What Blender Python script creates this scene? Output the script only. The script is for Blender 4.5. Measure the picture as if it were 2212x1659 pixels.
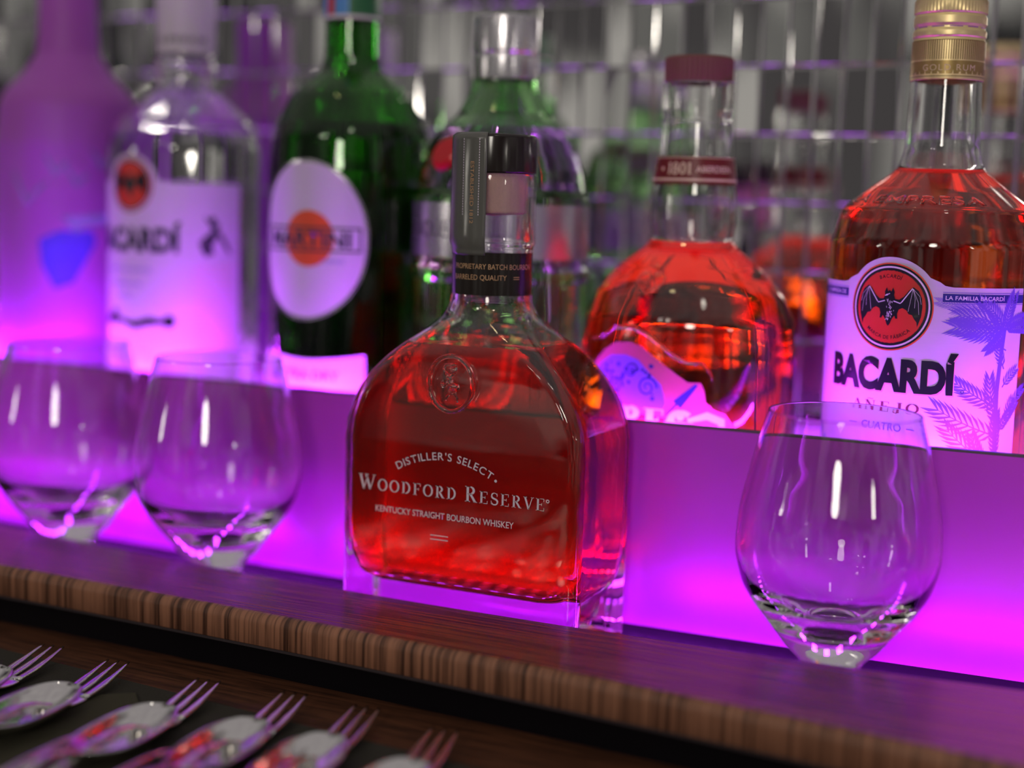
import bpy, bmesh, math, random
from mathutils import Vector, Matrix
import numpy as np

for o in list(bpy.data.objects): bpy.data.objects.remove(o)
S = 0.001                       # everything below is written in millimetres
sc = bpy.context.scene
COL = sc.collection
R = math.radians

# ------------------------------------------------------------------ camera
F_PX, CX, CY = 3160.0, 1106.0, 829.5
psi, pit, rol = R(25.12), R(7.21), R(1.67)
fwd = Vector((-math.sin(psi)*math.cos(pit), math.cos(psi)*math.cos(pit), -math.sin(pit)))
rt0 = Vector((math.cos(psi), math.sin(psi), 0)); up0 = rt0.cross(fwd)
rt = rt0*math.cos(rol) + up0*math.sin(rol); up = -rt0*math.sin(rol) + up0*math.cos(rol)
cam_d = bpy.data.cameras.new('camera'); cam = bpy.data.objects.new('camera', cam_d); COL.objects.link(cam)
M3 = Matrix((rt, up, -fwd)).transposed()
cam.matrix_world = Matrix.Translation(Vector((323.86, -661.72, 226.97))*S) @ M3.to_4x4()
cam_d.sensor_width = 36.0; cam_d.lens = F_PX/2212*36.0
cam_d.clip_start = 0.01; cam_d.clip_end = 50
cam_d.dof.use_dof = True; cam_d.dof.focus_distance = 0.70; cam_d.dof.aperture_fstop = 2.2
sc.camera = cam

# ------------------------------------------------------------------ look
sc.view_settings.view_transform = 'Standard'; sc.view_settings.look = 'None'
sc.view_settings.gamma = 1; sc.view_settings.exposure = 0.0; sc.view_settings.use_curve_mapping = False
cy = sc.cycles
cy.max_bounces = 20; cy.transmission_bounces = 18; cy.glossy_bounces = 10; cy.diffuse_bounces = 4
cy.transparent_max_bounces = 16; cy.caustics_reflective = True; cy.caustics_refractive = True
cy.sample_clamp_indirect = 8.0; cy.blur_glossy = 0.5
cy.use_denoising = True

# ------------------------------------------------------------------ world: a dim bar room all around
LED_RGB = (0.49, 0.028, 1.0)
w = bpy.data.worlds.new('world'); sc.world = w; w.use_nodes = True
nt = w.node_tree; nt.nodes.clear()
out = nt.nodes.new('ShaderNodeOutputWorld'); bg = nt.nodes.new('ShaderNodeBackground')
tc = nt.nodes.new('ShaderNodeTexCoord'); mp = nt.nodes.new('ShaderNodeMapping'); mp.inputs['Scale'].default_value = (7.5, 7.5, 3.2)
vo = nt.nodes.new('ShaderNodeTexVoronoi'); vo.distance = 'CHEBYCHEV'; vo.inputs['Scale'].default_value = 1.6
sp = nt.nodes.new('ShaderNodeSeparateColor'); rp = nt.nodes.new('ShaderNodeValToRGB')
nt.links.new(tc.outputs['Generated'], mp.inputs['Vector']); nt.links.new(mp.outputs[0], vo.inputs['Vector'])
nt.links.new(vo.outputs['Color'], sp.inputs[0]); nt.links.new(sp.outputs[0], rp.inputs[0])
e = rp.color_ramp.elements; rp.color_ramp.interpolation = 'EASE'
e[0].position = 0.0; e[0].color = (0.006, 0.006, 0.007, 1); e[1].position = 1.0; e[1].color = (0.36, 0.34, 0.31, 1)
k = e.new(0.35); k.color = (0.055, 0.05, 0.05, 1); k = e.new(0.65); k.color = (0.13, 0.125, 0.115, 1)
# paler towards the ceiling
sx = nt.nodes.new('ShaderNodeSeparateXYZ'); nt.links.new(tc.outputs['Generated'], sx.inputs[0])
mr = nt.nodes.new('ShaderNodeMapRange'); mr.inputs[1].default_value = 0.25; mr.inputs[2].default_value = 0.7
mr.inputs[3].default_value = 0; mr.inputs[4].default_value = 0.8; mr.interpolation_type = 'SMOOTHSTEP'
nt.links.new(sx.outputs[2], mr.inputs[0])
mx = nt.nodes.new('ShaderNodeMix'); mx.data_type = 'RGBA'
nt.links.new(mr.outputs[0], mx.inputs[0]); nt.links.new(rp.outputs[0], mx.inputs[6]); mx.inputs[7].default_value = (0.34, 0.31, 0.31, 1)
nt.links.new(mx.outputs[2], bg.inputs[0]); bg.inputs[1].default_value = 1.0
nt.links.new(bg.outputs[0], out.inputs[0])

# ------------------------------------------------------------------ the room's warm ceiling spots and wall lamps, plus one added front fill
def lamp(name, loc, size, power, col=(1, .93, .82), target=(0, 60, 120)):
    d = bpy.data.lights.new(name, 'AREA'); d.shape = 'DISK'; d.size = size*S; d.energy = power; d.color = col
    o = bpy.data.objects.new(name, d); COL.objects.link(o); o.location = Vector(loc)*S
    o.rotation_euler = (Vector(target) - Vector(loc)).to_track_quat('-Z', 'Y').to_euler()
    return o
lamp('ceiling_or_fill_spot', (420, -1900, 640), 300, 5.0)  # unseen front fill lamp, added to brighten the gold cap
lamp('ceiling_or_fill_spot', (-260, -620, 1500), 70, .5, (1, .86, .45), (-80, -180, 0))
lamp('ceiling_or_fill_spot', (-520, -1500, 900), 90, .5)
lamp('ceiling_or_fill_spot', (-330, -1700, 1000), 80, .5)
lamp('ceiling_or_fill_spot', (700, -1300, 1500), 120, .8)
lamp('wall_lamp', (1300, -900, 400), 80, .4)
lamp('wall_lamp', (-1500, -1100, 330), 130, .7)

# ------------------------------------------------------------------ materials
MAT = {}
def mat(name, col=(.8, .8, .8), rough=.5, metal=0., trans=0., ior=1.45, emit=None, estr=0., spec=.5, **kw):
    m = bpy.data.materials.new(name); m.use_nodes = True; b = m.node_tree.nodes['Principled BSDF']
    b.inputs['Base Color'].default_value = (*col, 1); b.inputs['Roughness'].default_value = rough
    b.inputs['Metallic'].default_value = metal; b.inputs['Transmission Weight'].default_value = trans
    b.inputs['IOR'].default_value = ior; b.inputs['Specular IOR Level'].default_value = spec
    if emit: b.inputs['Emission Color'].default_value = (*emit, 1); b.inputs['Emission Strength'].default_value = estr
    for kk, vv in kw.items(): b.inputs[kk.replace('_', ' ')].default_value = vv
    MAT[name] = m; return m
def absorb(m, sigma, scale=1.0):
    """homogeneous absorption given per-metre coefficients"""
    t = m.node_tree; d = max(sigma)*1.02*scale; a = t.nodes.new('ShaderNodeVolumeAbsorption')
    a.inputs['Color'].default_value = tuple(1 - s*scale/d for s in sigma) + (1,)
    a.inputs['Density'].default_value = d
    t.links.new(a.outputs[0], t.nodes['Material Output'].inputs['Volume'])
    return m
def bump(m, kind='noise', scale=60., dist=.0003, strength=.4, detail=2., mapping=None):
    t = m.node_tree; b = t.nodes['Principled BSDF']; tcn = t.nodes.new('ShaderNodeTexCoord')
    n = t.nodes.new('ShaderNodeTexNoise'); n.inputs['Scale'].default_value = scale; n.inputs['Detail'].default_value = detail
    src = tcn.outputs['Object']
    if mapping:
        mpn = t.nodes.new('ShaderNodeMapping'); mpn.inputs['Scale'].default_value = mapping; t.links.new(src, mpn.inputs[0]); src = mpn.outputs[0]
    t.links.new(src, n.inputs['Vector'])
    bp = t.nodes.new('ShaderNodeBump'); bp.inputs['Distance'].default_value = dist; bp.inputs['Strength'].default_value = strength
    t.links.new(n.outputs[0], bp.inputs['Height']); t.links.new(bp.outputs[0], b.inputs['Normal'])
    return m

glass = mat('clear_glass', (1, 1, 1), 0.0, trans=1, ior=1.5)
bump(glass, scale=45, dist=.0006, strength=.10)
tumbler_glass = mat('tumbler_glass', (1, 1, 1), 0.0, trans=1, ior=1.5)
emboss_glass = mat('embossed_glass', (1, .98, .98), 0.0, trans=1, ior=1.5)
bourbon = absorb(mat('bourbon', (1, 1, 1), 0.0, trans=1, ior=1.36), (1.5, 80, 135))
rum = absorb(mat('amber_rum', (1, 1, 1), 0.0, trans=1, ior=1.36), (1.6, 24, 90))
whisky = absorb(mat('whisky', (1, 1, 1), 0.0, trans=1, ior=1.36), (1.4, 26, 85))
clear_spirit = mat('clear_spirit', (1, 1, 1), 0.0, trans=1, ior=1.36)
vermouth = absorb(mat('vermouth', (1, 1, 1), 0.0, trans=1, ior=1.36), (6, 4, 12))
green_glass = absorb(mat('green_glass', (1, 1, 1), 0.0, trans=1, ior=1.5), (700, 240, 950))
pale_green_glass = absorb(mat('pale_green_glass', (1, 1, 1), 0.0, trans=1, ior=1.5), (150, 14, 190))
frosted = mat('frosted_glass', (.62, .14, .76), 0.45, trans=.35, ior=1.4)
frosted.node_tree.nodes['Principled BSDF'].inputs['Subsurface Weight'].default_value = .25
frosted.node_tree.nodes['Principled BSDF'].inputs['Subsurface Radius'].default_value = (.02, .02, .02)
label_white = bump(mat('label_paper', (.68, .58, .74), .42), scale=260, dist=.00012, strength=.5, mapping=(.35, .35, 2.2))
ink_black = mat('ink_black', (.006, .005, .012), .35)
ink_grey = mat('ink_grey', (.05, .04, .07), .45)
ink_red = mat('ink_red', (.62, .035, .02), .4)
ink_orange = mat('ink_orange', (.75, .10, .03), .4)
ink_navy = mat('ink_navy', (.025, .02, .22), .45)
ink_violet = mat('ink_violet', (.17, .10, .58), .5)
ink_violet_pale = mat('ink_violet_pale', (.34, .24, .66), .5)
ink_pink = mat('ink_pink_foil', (.85, .40, .45), .3)
ink_brown = mat('ink_red_brown', (.13, .01, .05), .4)
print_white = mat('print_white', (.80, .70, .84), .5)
print_copper = mat('print_copper', (.62, .36, .20), .35, metal=.3)
print_cream = mat('print_cream', (.80, .62, .40), .4)
dark_sleeve = mat('dark_sleeve', (.022, .016, .014), .16, spec=.6)
bump(dark_sleeve, scale=120, dist=.0006, strength=.5, mapping=(1, 1, .25))
strap_m = mat('strap_paper', (.12, .118, .108), .2, spec=.9)
bump(strap_m, scale=90, dist=.0008, strength=.5, mapping=(1, 1, .3))
cork = mat('cork', (.62, .30, .22), .7)
t_ = cork.node_tree; n_ = t_.nodes.new('ShaderNodeTexNoise'); n_.inputs['Scale'].default_value = 420; r_ = t_.nodes.new('ShaderNodeValToRGB')
r_.color_ramp.elements[0].position = .36; r_.color_ramp.elements[0].color = (.20, .06, .05, 1); r_.color_ramp.elements[1].position = .46; r_.color_ramp.elements[1].color = (.98, .62, .56, 1)
t_.links.new(n_.outputs[0], r_.inputs[0]); t_.links.new(r_.outputs[0], t_.nodes['Principled BSDF'].inputs['Base Color'])
gold = mat('gold_foil', (1.0, .80, .42), .40, metal=.8)
gold_dark = mat('dark_gold_band', (.42, .29, .10), .38, metal=.6)
gold_line = mat('gold_line', (.28, .17, .05), .45, metal=.4)
silver = mat('silver_foil', (.72, .70, .74), .24, metal=.9)
silver_dark = mat('silver_groove', (.25, .23, .25), .3, metal=.8)
maroon = mat('maroon_cap', (.20, .062, .065), .5)
maroon_band = mat('maroon_band', (.16, .012, .014), .35)
red_seal = mat('red_seal', (.60, .01, .02), .3)
chrome = mat('polished_steel', (.78, .77, .76), .10, metal=1)
blue_print = mat('blue_print', (.10, .30, .72), .4)
green_band = mat('green_neck_foil', (.03, .16, .07), .35)
tile_mirror = mat('mirror_tile', (.86, .86, .86), .045, metal=1)
grout = mat('metal_joint', (.20, .20, .20), .4, metal=.2)
black_matte = mat('black_matte', (.008, .008, .009), .6)
black_gloss = mat('black_plinth', (.004, .003, .005), .35, spec=.2)
mat_fabric = bump(mat('dark_fabric', (.040, .037, .030), .9, spec=.2), scale=900, dist=.0004, strength=.8)
olive_fabric = bump(mat('olive_fabric', (.058, .054, .036), .9, spec=.2), scale=900, dist=.0004, strength=.8)
led_m = mat('led_diode', (0, 0, 0), .5, emit=LED_RGB, estr=1)
tape_m = mat('led_tape', (.7, .7, .7), .5)
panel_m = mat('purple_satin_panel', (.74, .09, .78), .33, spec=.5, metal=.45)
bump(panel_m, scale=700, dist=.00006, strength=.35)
panel_edge = mat('panel_top_edge', (.10, .09, .08), .4)

def wood(name, base, dark, axis_scale, rough, spec=.5, lines=None):
    m = mat(name, base, rough, spec=spec); t = m.node_tree; b = t.nodes['Principled BSDF']
    tcn = t.nodes.new('ShaderNodeTexCoord'); mpn = t.nodes.new('ShaderNodeMapping'); mpn.inputs['Scale'].default_value = axis_scale
    if lines: mpn.inputs['Rotation'].default_value = lines
    t.links.new(tcn.outputs['Object'], mpn.inputs[0])
    n1 = t.nodes.new('ShaderNodeTexNoise'); n1.inputs['Scale'].default_value = 1; n1.inputs['Detail'].default_value = 5; n1.inputs['Roughness'].default_value = .65
    t.links.new(mpn.outputs[0], n1.inputs['Vector'])
    r1 = t.nodes.new('ShaderNodeValToRGB'); el = r1.color_ramp.elements
    el[0].position = .36; el[0].color = (*dark, 1); el[1].position = .58; el[1].color = (*base, 1)
    q = el.new(.75); q.color = (*[c*1.25 for c in base], 1)
    t.links.new(n1.outputs[0], r1.inputs[0]); t.links.new(r1.outputs[0], b.inputs['Base Color'])
    bp = t.nodes.new('ShaderNodeBump'); bp.inputs['Distance'].default_value = .0002; bp.inputs['Strength'].default_value = .25
    t.links.new(n1.outputs[0], bp.inputs['Height']); t.links.new(bp.outputs[0], b.inputs['Normal'])
    return m
wood_top = wood('wood_veneer_top', (.21, .075, .048), (.075, .024, .016), (14, 520, 520), .25, .9, (0, 0, R(-7)))
wood_edge = wood('wood_veneer_edge', (.33, .145, .085), (.06, .024, .015), (420, 26, 8), .40, .4)
wood_low = wood('dark_wood_board', (.10, .036, .017), (.03, .011, .006), (22, 300, 300), .5, .3)

# ------------------------------------------------------------------ helpers
def tag(o, label=None, cat=None, group=None, kind=None):
    if label: o['label'] = label
    if cat: o['category'] = cat
    if group: o['group'] = group
    if kind: o['kind'] = kind
    return o
def empty(name, loc, rz=0, **kw):
    o = bpy.data.objects.new(name, None); COL.objects.link(o); o.location = Vector(loc)*S; o.rotation_euler = (0, 0, rz)
    o.empty_display_size = .01
    return tag(o, **kw)
def mesh(name, V, Fc, m, parent=None, smooth=True, loc=None, auto=None):
    me = bpy.data.meshes.new(name); me.from_pydata([tuple(c*S for c in v) for v in V], [], Fc); me.validate()
    me.materials.append(m)
    if smooth: me.polygons.foreach_set('use_smooth', [True]*len(me.polygons))
    o = bpy.data.objects.new(name, me); COL.objects.link(o)
    if parent: o.parent = parent
    if loc: o.location = Vector(loc)*S
    if auto and smooth:
        bm = bmesh.new(); bm.from_mesh(me)
        for ed in bm.edges:
            if len(ed.link_faces) == 2 and ed.calc_face_angle(0) > R(auto): ed.smooth = False
        bm.to_mesh(me); bm.free()
    return o
def recalc(o, flip=False):
    bm = bmesh.new(); bm.from_mesh(o.data); bmesh.ops.recalc_face_normals(bm, faces=bm.faces)
    if flip: bmesh.ops.reverse_faces(bm, faces=bm.faces)
    bm.to_mesh(o.data); bm.free(); return o
def fillet(pts, seg=6):
    """pts: (r, z) or (r, z, radius) -> rounded polyline"""
    out_ = []
    for i, p in enumerate(pts):
        if len(p) == 2 or i in (0, len(pts)-1): out_.append((p[0], p[1])); continue
        P = Vector(p[:2]); A = Vector(pts[i-1][:2]); B = Vector(pts[i+1][:2])
        u = (A-P); v = (B-P); la, lb = u.length, v.length; u.normalize(); v.normalize()
        ang = math.acos(max(-1, min(1, u.dot(v))))
        if ang > math.pi-.02: out_.append((P.x, P.y)); continue
        d = min(p[2]/math.tan(ang/2), la*.49, lb*.49); rr = d*math.tan(ang/2)
        c = P + (u+v).normalized()*(rr/math.sin(ang/2)); s = P+u*d; f = P+v*d
        a0 = math.atan2(s.y-c.y, s.x-c.x); a1 = math.atan2(f.y-c.y, f.x-c.x); da = (a1-a0+math.pi) % (2*math.pi)-math.pi
        for kk in range(seg+1):
            a = a0+da*kk/seg; out_.append((c.x+rr*math.cos(a), c.y+rr*math.sin(a)))
    return out_
def lathe(name, prof, m, parent, n=96, ry=1.0, loc=None, rmod=None, auto=35, close=False):
    V, Fc, rows = [], [], []
    for (r, z) in prof:
        if r < 1e-4: rows.append([len(V)]); V.append((0, 0, z))
        else:
            row = []
            for i in range(n):
                a = 2*math.pi*i/n; q = r if rmod is None else rmod(r, z, a)
                row.append(len(V)); V.append((q*math.sin(a), -q*ry*math.cos(a), z))
            rows.append(row)
    pairs = list(zip(rows, rows[1:]))
    if close: pairs.append((rows[-1], rows[0]))
    for a, b in pairs:
        if len(a) == 1 and len(b) == 1: continue
        for i in range(n):
            j = (i+1) % n
            if len(a) == 1: Fc.append((a[0], b[j], b[i]))
            elif len(b) == 1: Fc.append((a[i], a[j], b[0]))
            else: Fc.append((a[i], a[j], b[j], b[i]))
    return recalc(mesh(name, V, Fc, m, parent, loc=loc, auto=auto))
def loft_rr(name, keys, m, parent, per=12, auto=40):
    """rounded-rectangle rings; keys: (z, a, b, r); caps where a==0"""
    V, Fc, rows = [], [], []
    for (z, a, b, r) in keys:
        if a < 1e-4: rows.append([len(V)]); V.append((0, 0, z)); continue
        r = min(r, a-.01, b-.01); row = []
        for q, (sx_, sy_) in enumerate(((1, 1), (-1, 1), (-1, -1), (1, -1))):
            for kk in range(per+1):
                t = math.pi/2*(q + kk/per)
                row.append(len(V)); V.append((sx_*(a-r)+r*math.cos(t), sy_*(b-r)+r*math.sin(t), z))
            # intermediate points along the flat
            nx, ny = ((-1, 1), (-1, -1), (1, -1), (1, 1))[q]
            x0, y0 = V[-1][0], V[-1][1]; t = math.pi/2*(q+1)
            x1, y1 = nx*(a-r)+r*math.cos(t), ny*(b-r)+r*math.sin(t)
            for kk in range(1, 8):
                row.append(len(V)); V.append((x0+(x1-x0)*kk/8, y0+(y1-y0)*kk/8, z))
        rows.append(row)
    n = max(len(r_) for r_ in rows)
    for a, b in zip(rows, rows[1:]):
        if len(a) == 1 and len(b) == 1: continue
        for i in range(n):
            j = (i+1) % n
            if len(a) == 1: Fc.append((a[0], b[j], b[i]))
            elif len(b) == 1: Fc.append((a[i], a[j], b[0]))
            else: Fc.append((a[i], a[j], b[j], b[i]))
    return recalc(mesh(name, V, Fc, m, parent, auto=auto))
def box(name, x0, x1, y0, y1, z0, z1, m, parent=None, bev=0, loc=None):
    V = [(x, y, z) for x in (x0, x1) for y in (y0, y1) for z in (z0, z1)]
    Fc = [(0, 1, 3, 2), (4, 6, 7, 5), (0, 4, 5, 1), (2, 3, 7, 6), (0, 2, 6, 4), (1, 5, 7, 3)]
    o = mesh(name, V, Fc, m, parent, smooth=False, loc=loc)
    if bev:
        bm = bmesh.new(); bm.from_mesh(o.data); bmesh.ops.bevel(bm, geom=bm.edges[:], offset=bev*S, segments=3, profile=.5, affect='EDGES'); bm.to_mesh(o.data); bm.free()
    return o

# ---- flat artwork: everything is (verts2d, faces) in mm, then mapped onto a surface
def cap_h():
    c = bpy.data.curves.new('t', 'FONT'); c.body = 'H'; o = bpy.data.objects.new('t', c); m = bpy.data.meshes.new_from_object(o)
    h = max(v.co.y for v in m.vertices); bpy.data.objects.remove(o); return h
CAP = cap_h()
def text2d(s, height, width=None, bold=0., space=1., align='C', xs=1.):
    c = bpy.data.curves.new('t', 'FONT'); c.body = s; c.size = 1; c.offset = bold; c.space_character = space; c.resolution_u = 4
    o = bpy.data.objects.new('t', c); m = bpy.data.meshes.new_from_object(o)
    V = [(v.co.x, v.co.y) for v in m.vertices]; Fc = [tuple(p.vertices) for p in m.polygons]
    bpy.data.objects.remove(o); bpy.data.meshes.remove(m)
    k_ = height/CAP; x0 = min(v[0] for v in V); x1 = max(v[0] for v in V); w_ = (x1-x0)*k_
    kx = k_*xs if width is None else width/(x1-x0)
    off = {'C': -(x0+x1)/2, 'L': -x0, 'R': -x1}[align]
    return [((v[0]+off)*kx, v[1]*k_) for v in V], Fc
def poly2d(loops):
    """filled shape with holes (even-odd) from lists of points"""
    c = bpy.data.curves.new('p', 'CURVE'); c.dimensions = '2D'; c.fill_mode = 'BOTH'
    for L in loops:
        s = c.splines.new('POLY'); s.points.add(len(L)-1); s.use_cyclic_u = True
        for p_, q in zip(s.points, L): p_.co = (q[0], q[1], 0, 1)
    o = bpy.data.objects.new('p', c); m = bpy.data.meshes.new_from_object(o)
    V = [(v.co.x, v.co.y) for v in m.vertices]; Fc = [tuple(p.vertices) for p in m.polygons]
    bpy.data.objects.remove(o); bpy.data.meshes.remove(m); return V, Fc
def circ(cx, cy_, r, n=64, ry=None):
    ry = ry or r
    return [(cx+r*math.cos(2*math.pi*i/n), cy_+ry*math.sin(2*math.pi*i/n)) for i in range(n)]
def rect2d(x0, x1, y0, y1): return [(x0, y0), (x1, y0), (x1, y1), (x0, y1)], [(0, 1, 2, 3)]
def stroke2d(pts, w0, w1=None):
    """quad strip of varying width"""
    w1 = w0 if w1 is None else w1; V, Fc = [], []; n = len(pts)
    for i, p in enumerate(pts):
        a = Vector(pts[max(0, i-1)]); b = Vector(pts[min(n-1, i+1)]); d = (b-a).normalized(); nrm = Vector((-d.y, d.x))
        ww = (w0[i] if isinstance(w0, (list, tuple)) else w0+(w1-w0)*i/(n-1))/2
        V += [(p[0]+nrm.x*ww, p[1]+nrm.y*ww), (p[0]-nrm.x*ww, p[1]-nrm.y*ww)]
    for i in range(n-1): Fc.append((2*i, 2*i+1, 2*i+3, 2*i+2))
    return V, Fc
def join2d(parts):
    V, Fc = [], []
    for v, f in parts:
        b = len(V); V += list(v); Fc += [tuple(i+b for i in q) for q in f]
    return V, Fc
def shift2d(a, dx, dy, s=1., rot=0.):
    c, s_ = math.cos(rot), math.sin(rot)
    return [((x*c-y*s_)*s+dx, (x*s_+y*c)*s+dy) for x, y in a[0]], a[1]
def arc2d(a, rad, up_=True):
    """bend artwork along a circle: up_ = text over the top of it"""
    V = []
    for x, y in a[0]:
        t = x/rad
        V.append(((rad+y)*math.sin(t), (rad+y)*math.cos(t)) if up_ else ((rad-y)*math.sin(t), -(rad-y)*math.cos(t)))
    return V, a[1]
def arc_text(s, height, width, rad, up_=True, bold=.0):
    """letters set one by one, each upright to the circle"""
    gl, x = [], 0
    for ch in s:
        if ch == ' ': x += .36; continue
        a = text2d(ch, CAP, None, bold, align='L'); w_ = max(v[0] for v in a[0]); gl.append((a, x, w_)); x += w_+.13
    tot = x-.13; kx = width/tot; ky = height/CAP; parts = []
    for a, x0, w_ in gl:
        xc = (x0+w_/2)*kx-width/2; t = xc/rad; V = [((vx-w_/2)*kx, vy*ky) for vx, vy in a[0]]
        if up_: parts.append(([(rad*math.sin(t)+vx*math.cos(t)+vy*math.sin(t), rad*math.cos(t)-vx*math.sin(t)+vy*math.cos(t)) for vx, vy in V], a[1]))
        else: parts.append(([(rad*math.sin(t)+vx*math.cos(t)-vy*math.sin(t), -rad*math.cos(t)+vx*math.sin(t)+vy*math.cos(t)) for vx, vy in V], a[1]))
    return join2d(parts)
def mapped(name, art, fn, m, parent, maxlen=3.5):
    V, Fc = art
    me = bpy.data.meshes.new(name); me.from_pydata([(x, y, 0) for x, y in V], [], Fc)
    bm = bmesh.new(); bm.from_mesh(me)
    for _ in range(5):
        L = [ed for ed in bm.edges if ed.calc_length() > maxlen]
        if not L: break
        bmesh.ops.subdivide_edges(bm, edges=L, cuts=1, use_grid_fill=True)
        bmesh.ops.triangulate(bm, faces=[f for f in bm.faces if len(f.verts) > 4])
    for v in bm.verts: v.co = Vector(fn(v.co.x, v.co.y))*S
    bm.to_mesh(me); bm.free(); me.materials.append(m)
    me.polygons.foreach_set('use_smooth', [True]*len(me.polygons))
    o = bpy.data.objects.new(name, me); COL.objects.link(o); o.parent = parent
    return o
def on_cyl(rad, az0, z0, off, ry=1.0):
    """u mm along the arc from az0 (degrees, 0 = front, + = right), v mm up from z0"""
    def f(u, v):
        a = R(az0)+u/rad
        return ((rad+off)*math.sin(a), -(rad+off)*ry*math.cos(a), z0+v)
    return f
def on_cone(r0, z0, r1, z1, az0, off):
    """v mm measured up the slope from (r0,z0) towards (r1,z1)"""
    L = math.hypot(r1-r0, z1-z0); dr, dz = (r1-r0)/L, (z1-z0)/L
    def f(u, v):
        r = r0+dr*v+off*dz; a = R(az0)+u/((r0+r1)/2)
        return (r*math.sin(a), -r*math.cos(a), z0+dz*v-off*dr)
    return f
def on_front(x0, z0, y): return lambda u, v: (x0+u, y, z0+v)

# ---- serif capitals drawn from strokes (unit cap height)
def ell(cx, cy_, rx, ry, a0, a1, n=14): return [(cx+rx*math.cos(R(a0+(a1-a0)*i/n)), cy_+ry*math.sin(R(a0+(a1-a0)*i/n))) for i in range(n+1)]
def bowl(cx, cy_, rx, ry, a0, a1, tk, tn, n=16):
    P = ell(cx, cy_, rx, ry, a0, a1, n); W = [tn+(tk-tn)*abs(math.cos(R(a0+(a1-a0)*i/n))) for i in range(n+1)]
    return stroke2d(P, W)
def serif_glyph(ch, tk=.15, tn=.055):
    sb = .045
    def bar(x0, x1, y): return rect2d(x0, x1, y-sb/2, y+sb/2)
    def stem(x, top=True, bot=True, w_=tk, y0=0, y1=1, e_=.09):
        L = [rect2d(x-w_/2, x+w_/2, y0, y1)]
        if top: L.append(bar(x-w_/2-e_, x+w_/2+e_, 1-sb/2))
        if bot: L.append(bar(x-w_/2-e_, x+w_/2+e_, sb/2))
        return L
    d = lambda a, b, w_: stroke2d([a, b], w_)
    if ch == 'W': return [d((.10, 1), (.36, 0), tk), d((.36, 0), (.58, .95), tn), d((.50, .95), (.78, 0), tk), d((.78, 0), (1.04, 1), tn), bar(-.02, .26, .978), bar(.40, .66, .978), bar(.92, 1.14, .978)], 1.14
    if ch == 'O': return [bowl(.42, .5, .34, .47, 0, 360, tk, tn, 28)], .84
    if ch == 'D': return stem(.19)+[bowl(.30, .5, .38, .475, -90, 90, tk, tn)]+[rect2d(.19, .31, .948, 1), rect2d(.19, .31, 0, .052)], .80
    if ch == 'F': return stem(.19)+[rect2d(.19, .62, .95, 1), rect2d(.60, .64, .76, 1), rect2d(.19, .48, .49, .54), rect2d(.46, .50, .40, .63)], .68
    if ch == 'E': return stem(.19)+[rect2d(.19, .64, .95, 1), rect2d(.62, .66, .76, 1), rect2d(.19, .48, .49, .54), rect2d(.46, .50, .40, .63), rect2d(.19, .66, 0, .05), rect2d(.64, .68, 0, .26)], .72
    if ch == 'R': return stem(.19)+[bowl(.32, .745, .25, .23, -90, 90, tk, tn), rect2d(.19, .33, .95, 1), rect2d(.19, .36, .49, .54), d((.36, .52), (.66, .03), tk), bar(.55, .80, sb/2)], .78
    if ch == 'S': return [stroke2d(ell(.34, .745, .22, .23, 20, 270, 12)+ell(.34, .255, .25, .24, 90, -160, 12), [tn+.0*i if i < 5 else (tk*1.0 if 9 <= i <= 17 else (tk+tn)/2) for i in range(26)]), rect2d(.53, .575, .70, .97), rect2d(.07, .115, .05, .33)], .64
    if ch == 'V': return [d((.10, 1), (.40, 0), tk), d((.40, 0), (.68, 1), tn), bar(-.02, .26, .978), bar(.56, .80, .978)], .76
    if ch == 'A': return [d((.38, 1), (.08, 0), tn), d((.36, 1), (.68, 0), tk), rect2d(.18, .58, .30, .345), bar(-.03, .22, sb/2), bar(.52, .82, sb/2)], .78
    if ch == 'N': return stem(.14, w_=tn)+[d((.14, 1), (.66, 0), tk)]+stem(.68, bot=False, w_=tn)+[bar(.0, .2, .978)], .86
    if ch == 'J': return stem(.42, bot=False)+[stroke2d([(.42, .3), (.42, .08), (.30, -.06), (.16, -.02), (.10, .10)], [tk, tk, tn*1.4, tn, tk*.9])], .60
    if ch == 'G': return [bowl(.42, .5, .34, .47, 40, 330, tk, tn, 24)]+[rect2d(.62, .62+tk, .05, .45), bar(.50, .86, .45), rect2d(.64, .68, .70, .97)], .86
    if ch == '1': return stem(.22, top=False, e_=.12)+[d((.22, .98), (.06, .84), tn*1.2)], .42
    if ch == '8': return [bowl(.30, .74, .19, .22, 0, 360, tk*.8, tn*1.3, 20), bowl(.30, .27, .23, .25, 0, 360, tk, tn*1.3, 20)], .60
    if ch == '0': return [bowl(.32, .5, .23, .47, 0, 360, tk, tn, 24)], .64
    if ch == 'B': return stem(.19)+[bowl(.32, .76, .22, .215, -90, 90, tk, tn), bowl(.32, .27, .28, .245, -90, 90, tk, tn), rect2d(.19, .33, .95, 1), rect2d(.19, .33, .49, .54), rect2d(.19, .33, 0, .05)], .70
    if ch == 'I': return stem(.20), .40
    return [], .35
def serif2d(s, height, width=None, tk=.15, tn=.055, gap=.16, big=()):
    parts, x = [], 0
    for i, ch in enumerate(s):
        k_ = 1.28 if i in big else 1.
        g, adv = serif_glyph(ch.replace('Ñ', 'N'), tk, tn)
        if ch == 'Ñ': g = g+[stroke2d([(.20, 1.12), (.32, 1.2), (.50, 1.12), (.62, 1.2)], .06)]
        for a in g: parts.append(shift2d(a, x, 0, k_))
        x += adv*k_+gap
    V, Fc = join2d(parts); x -= gap
    kx = height if width is None else width/x
    return [((v[0]-x/2)*kx, v[1]*height) for v in V], Fc

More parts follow.
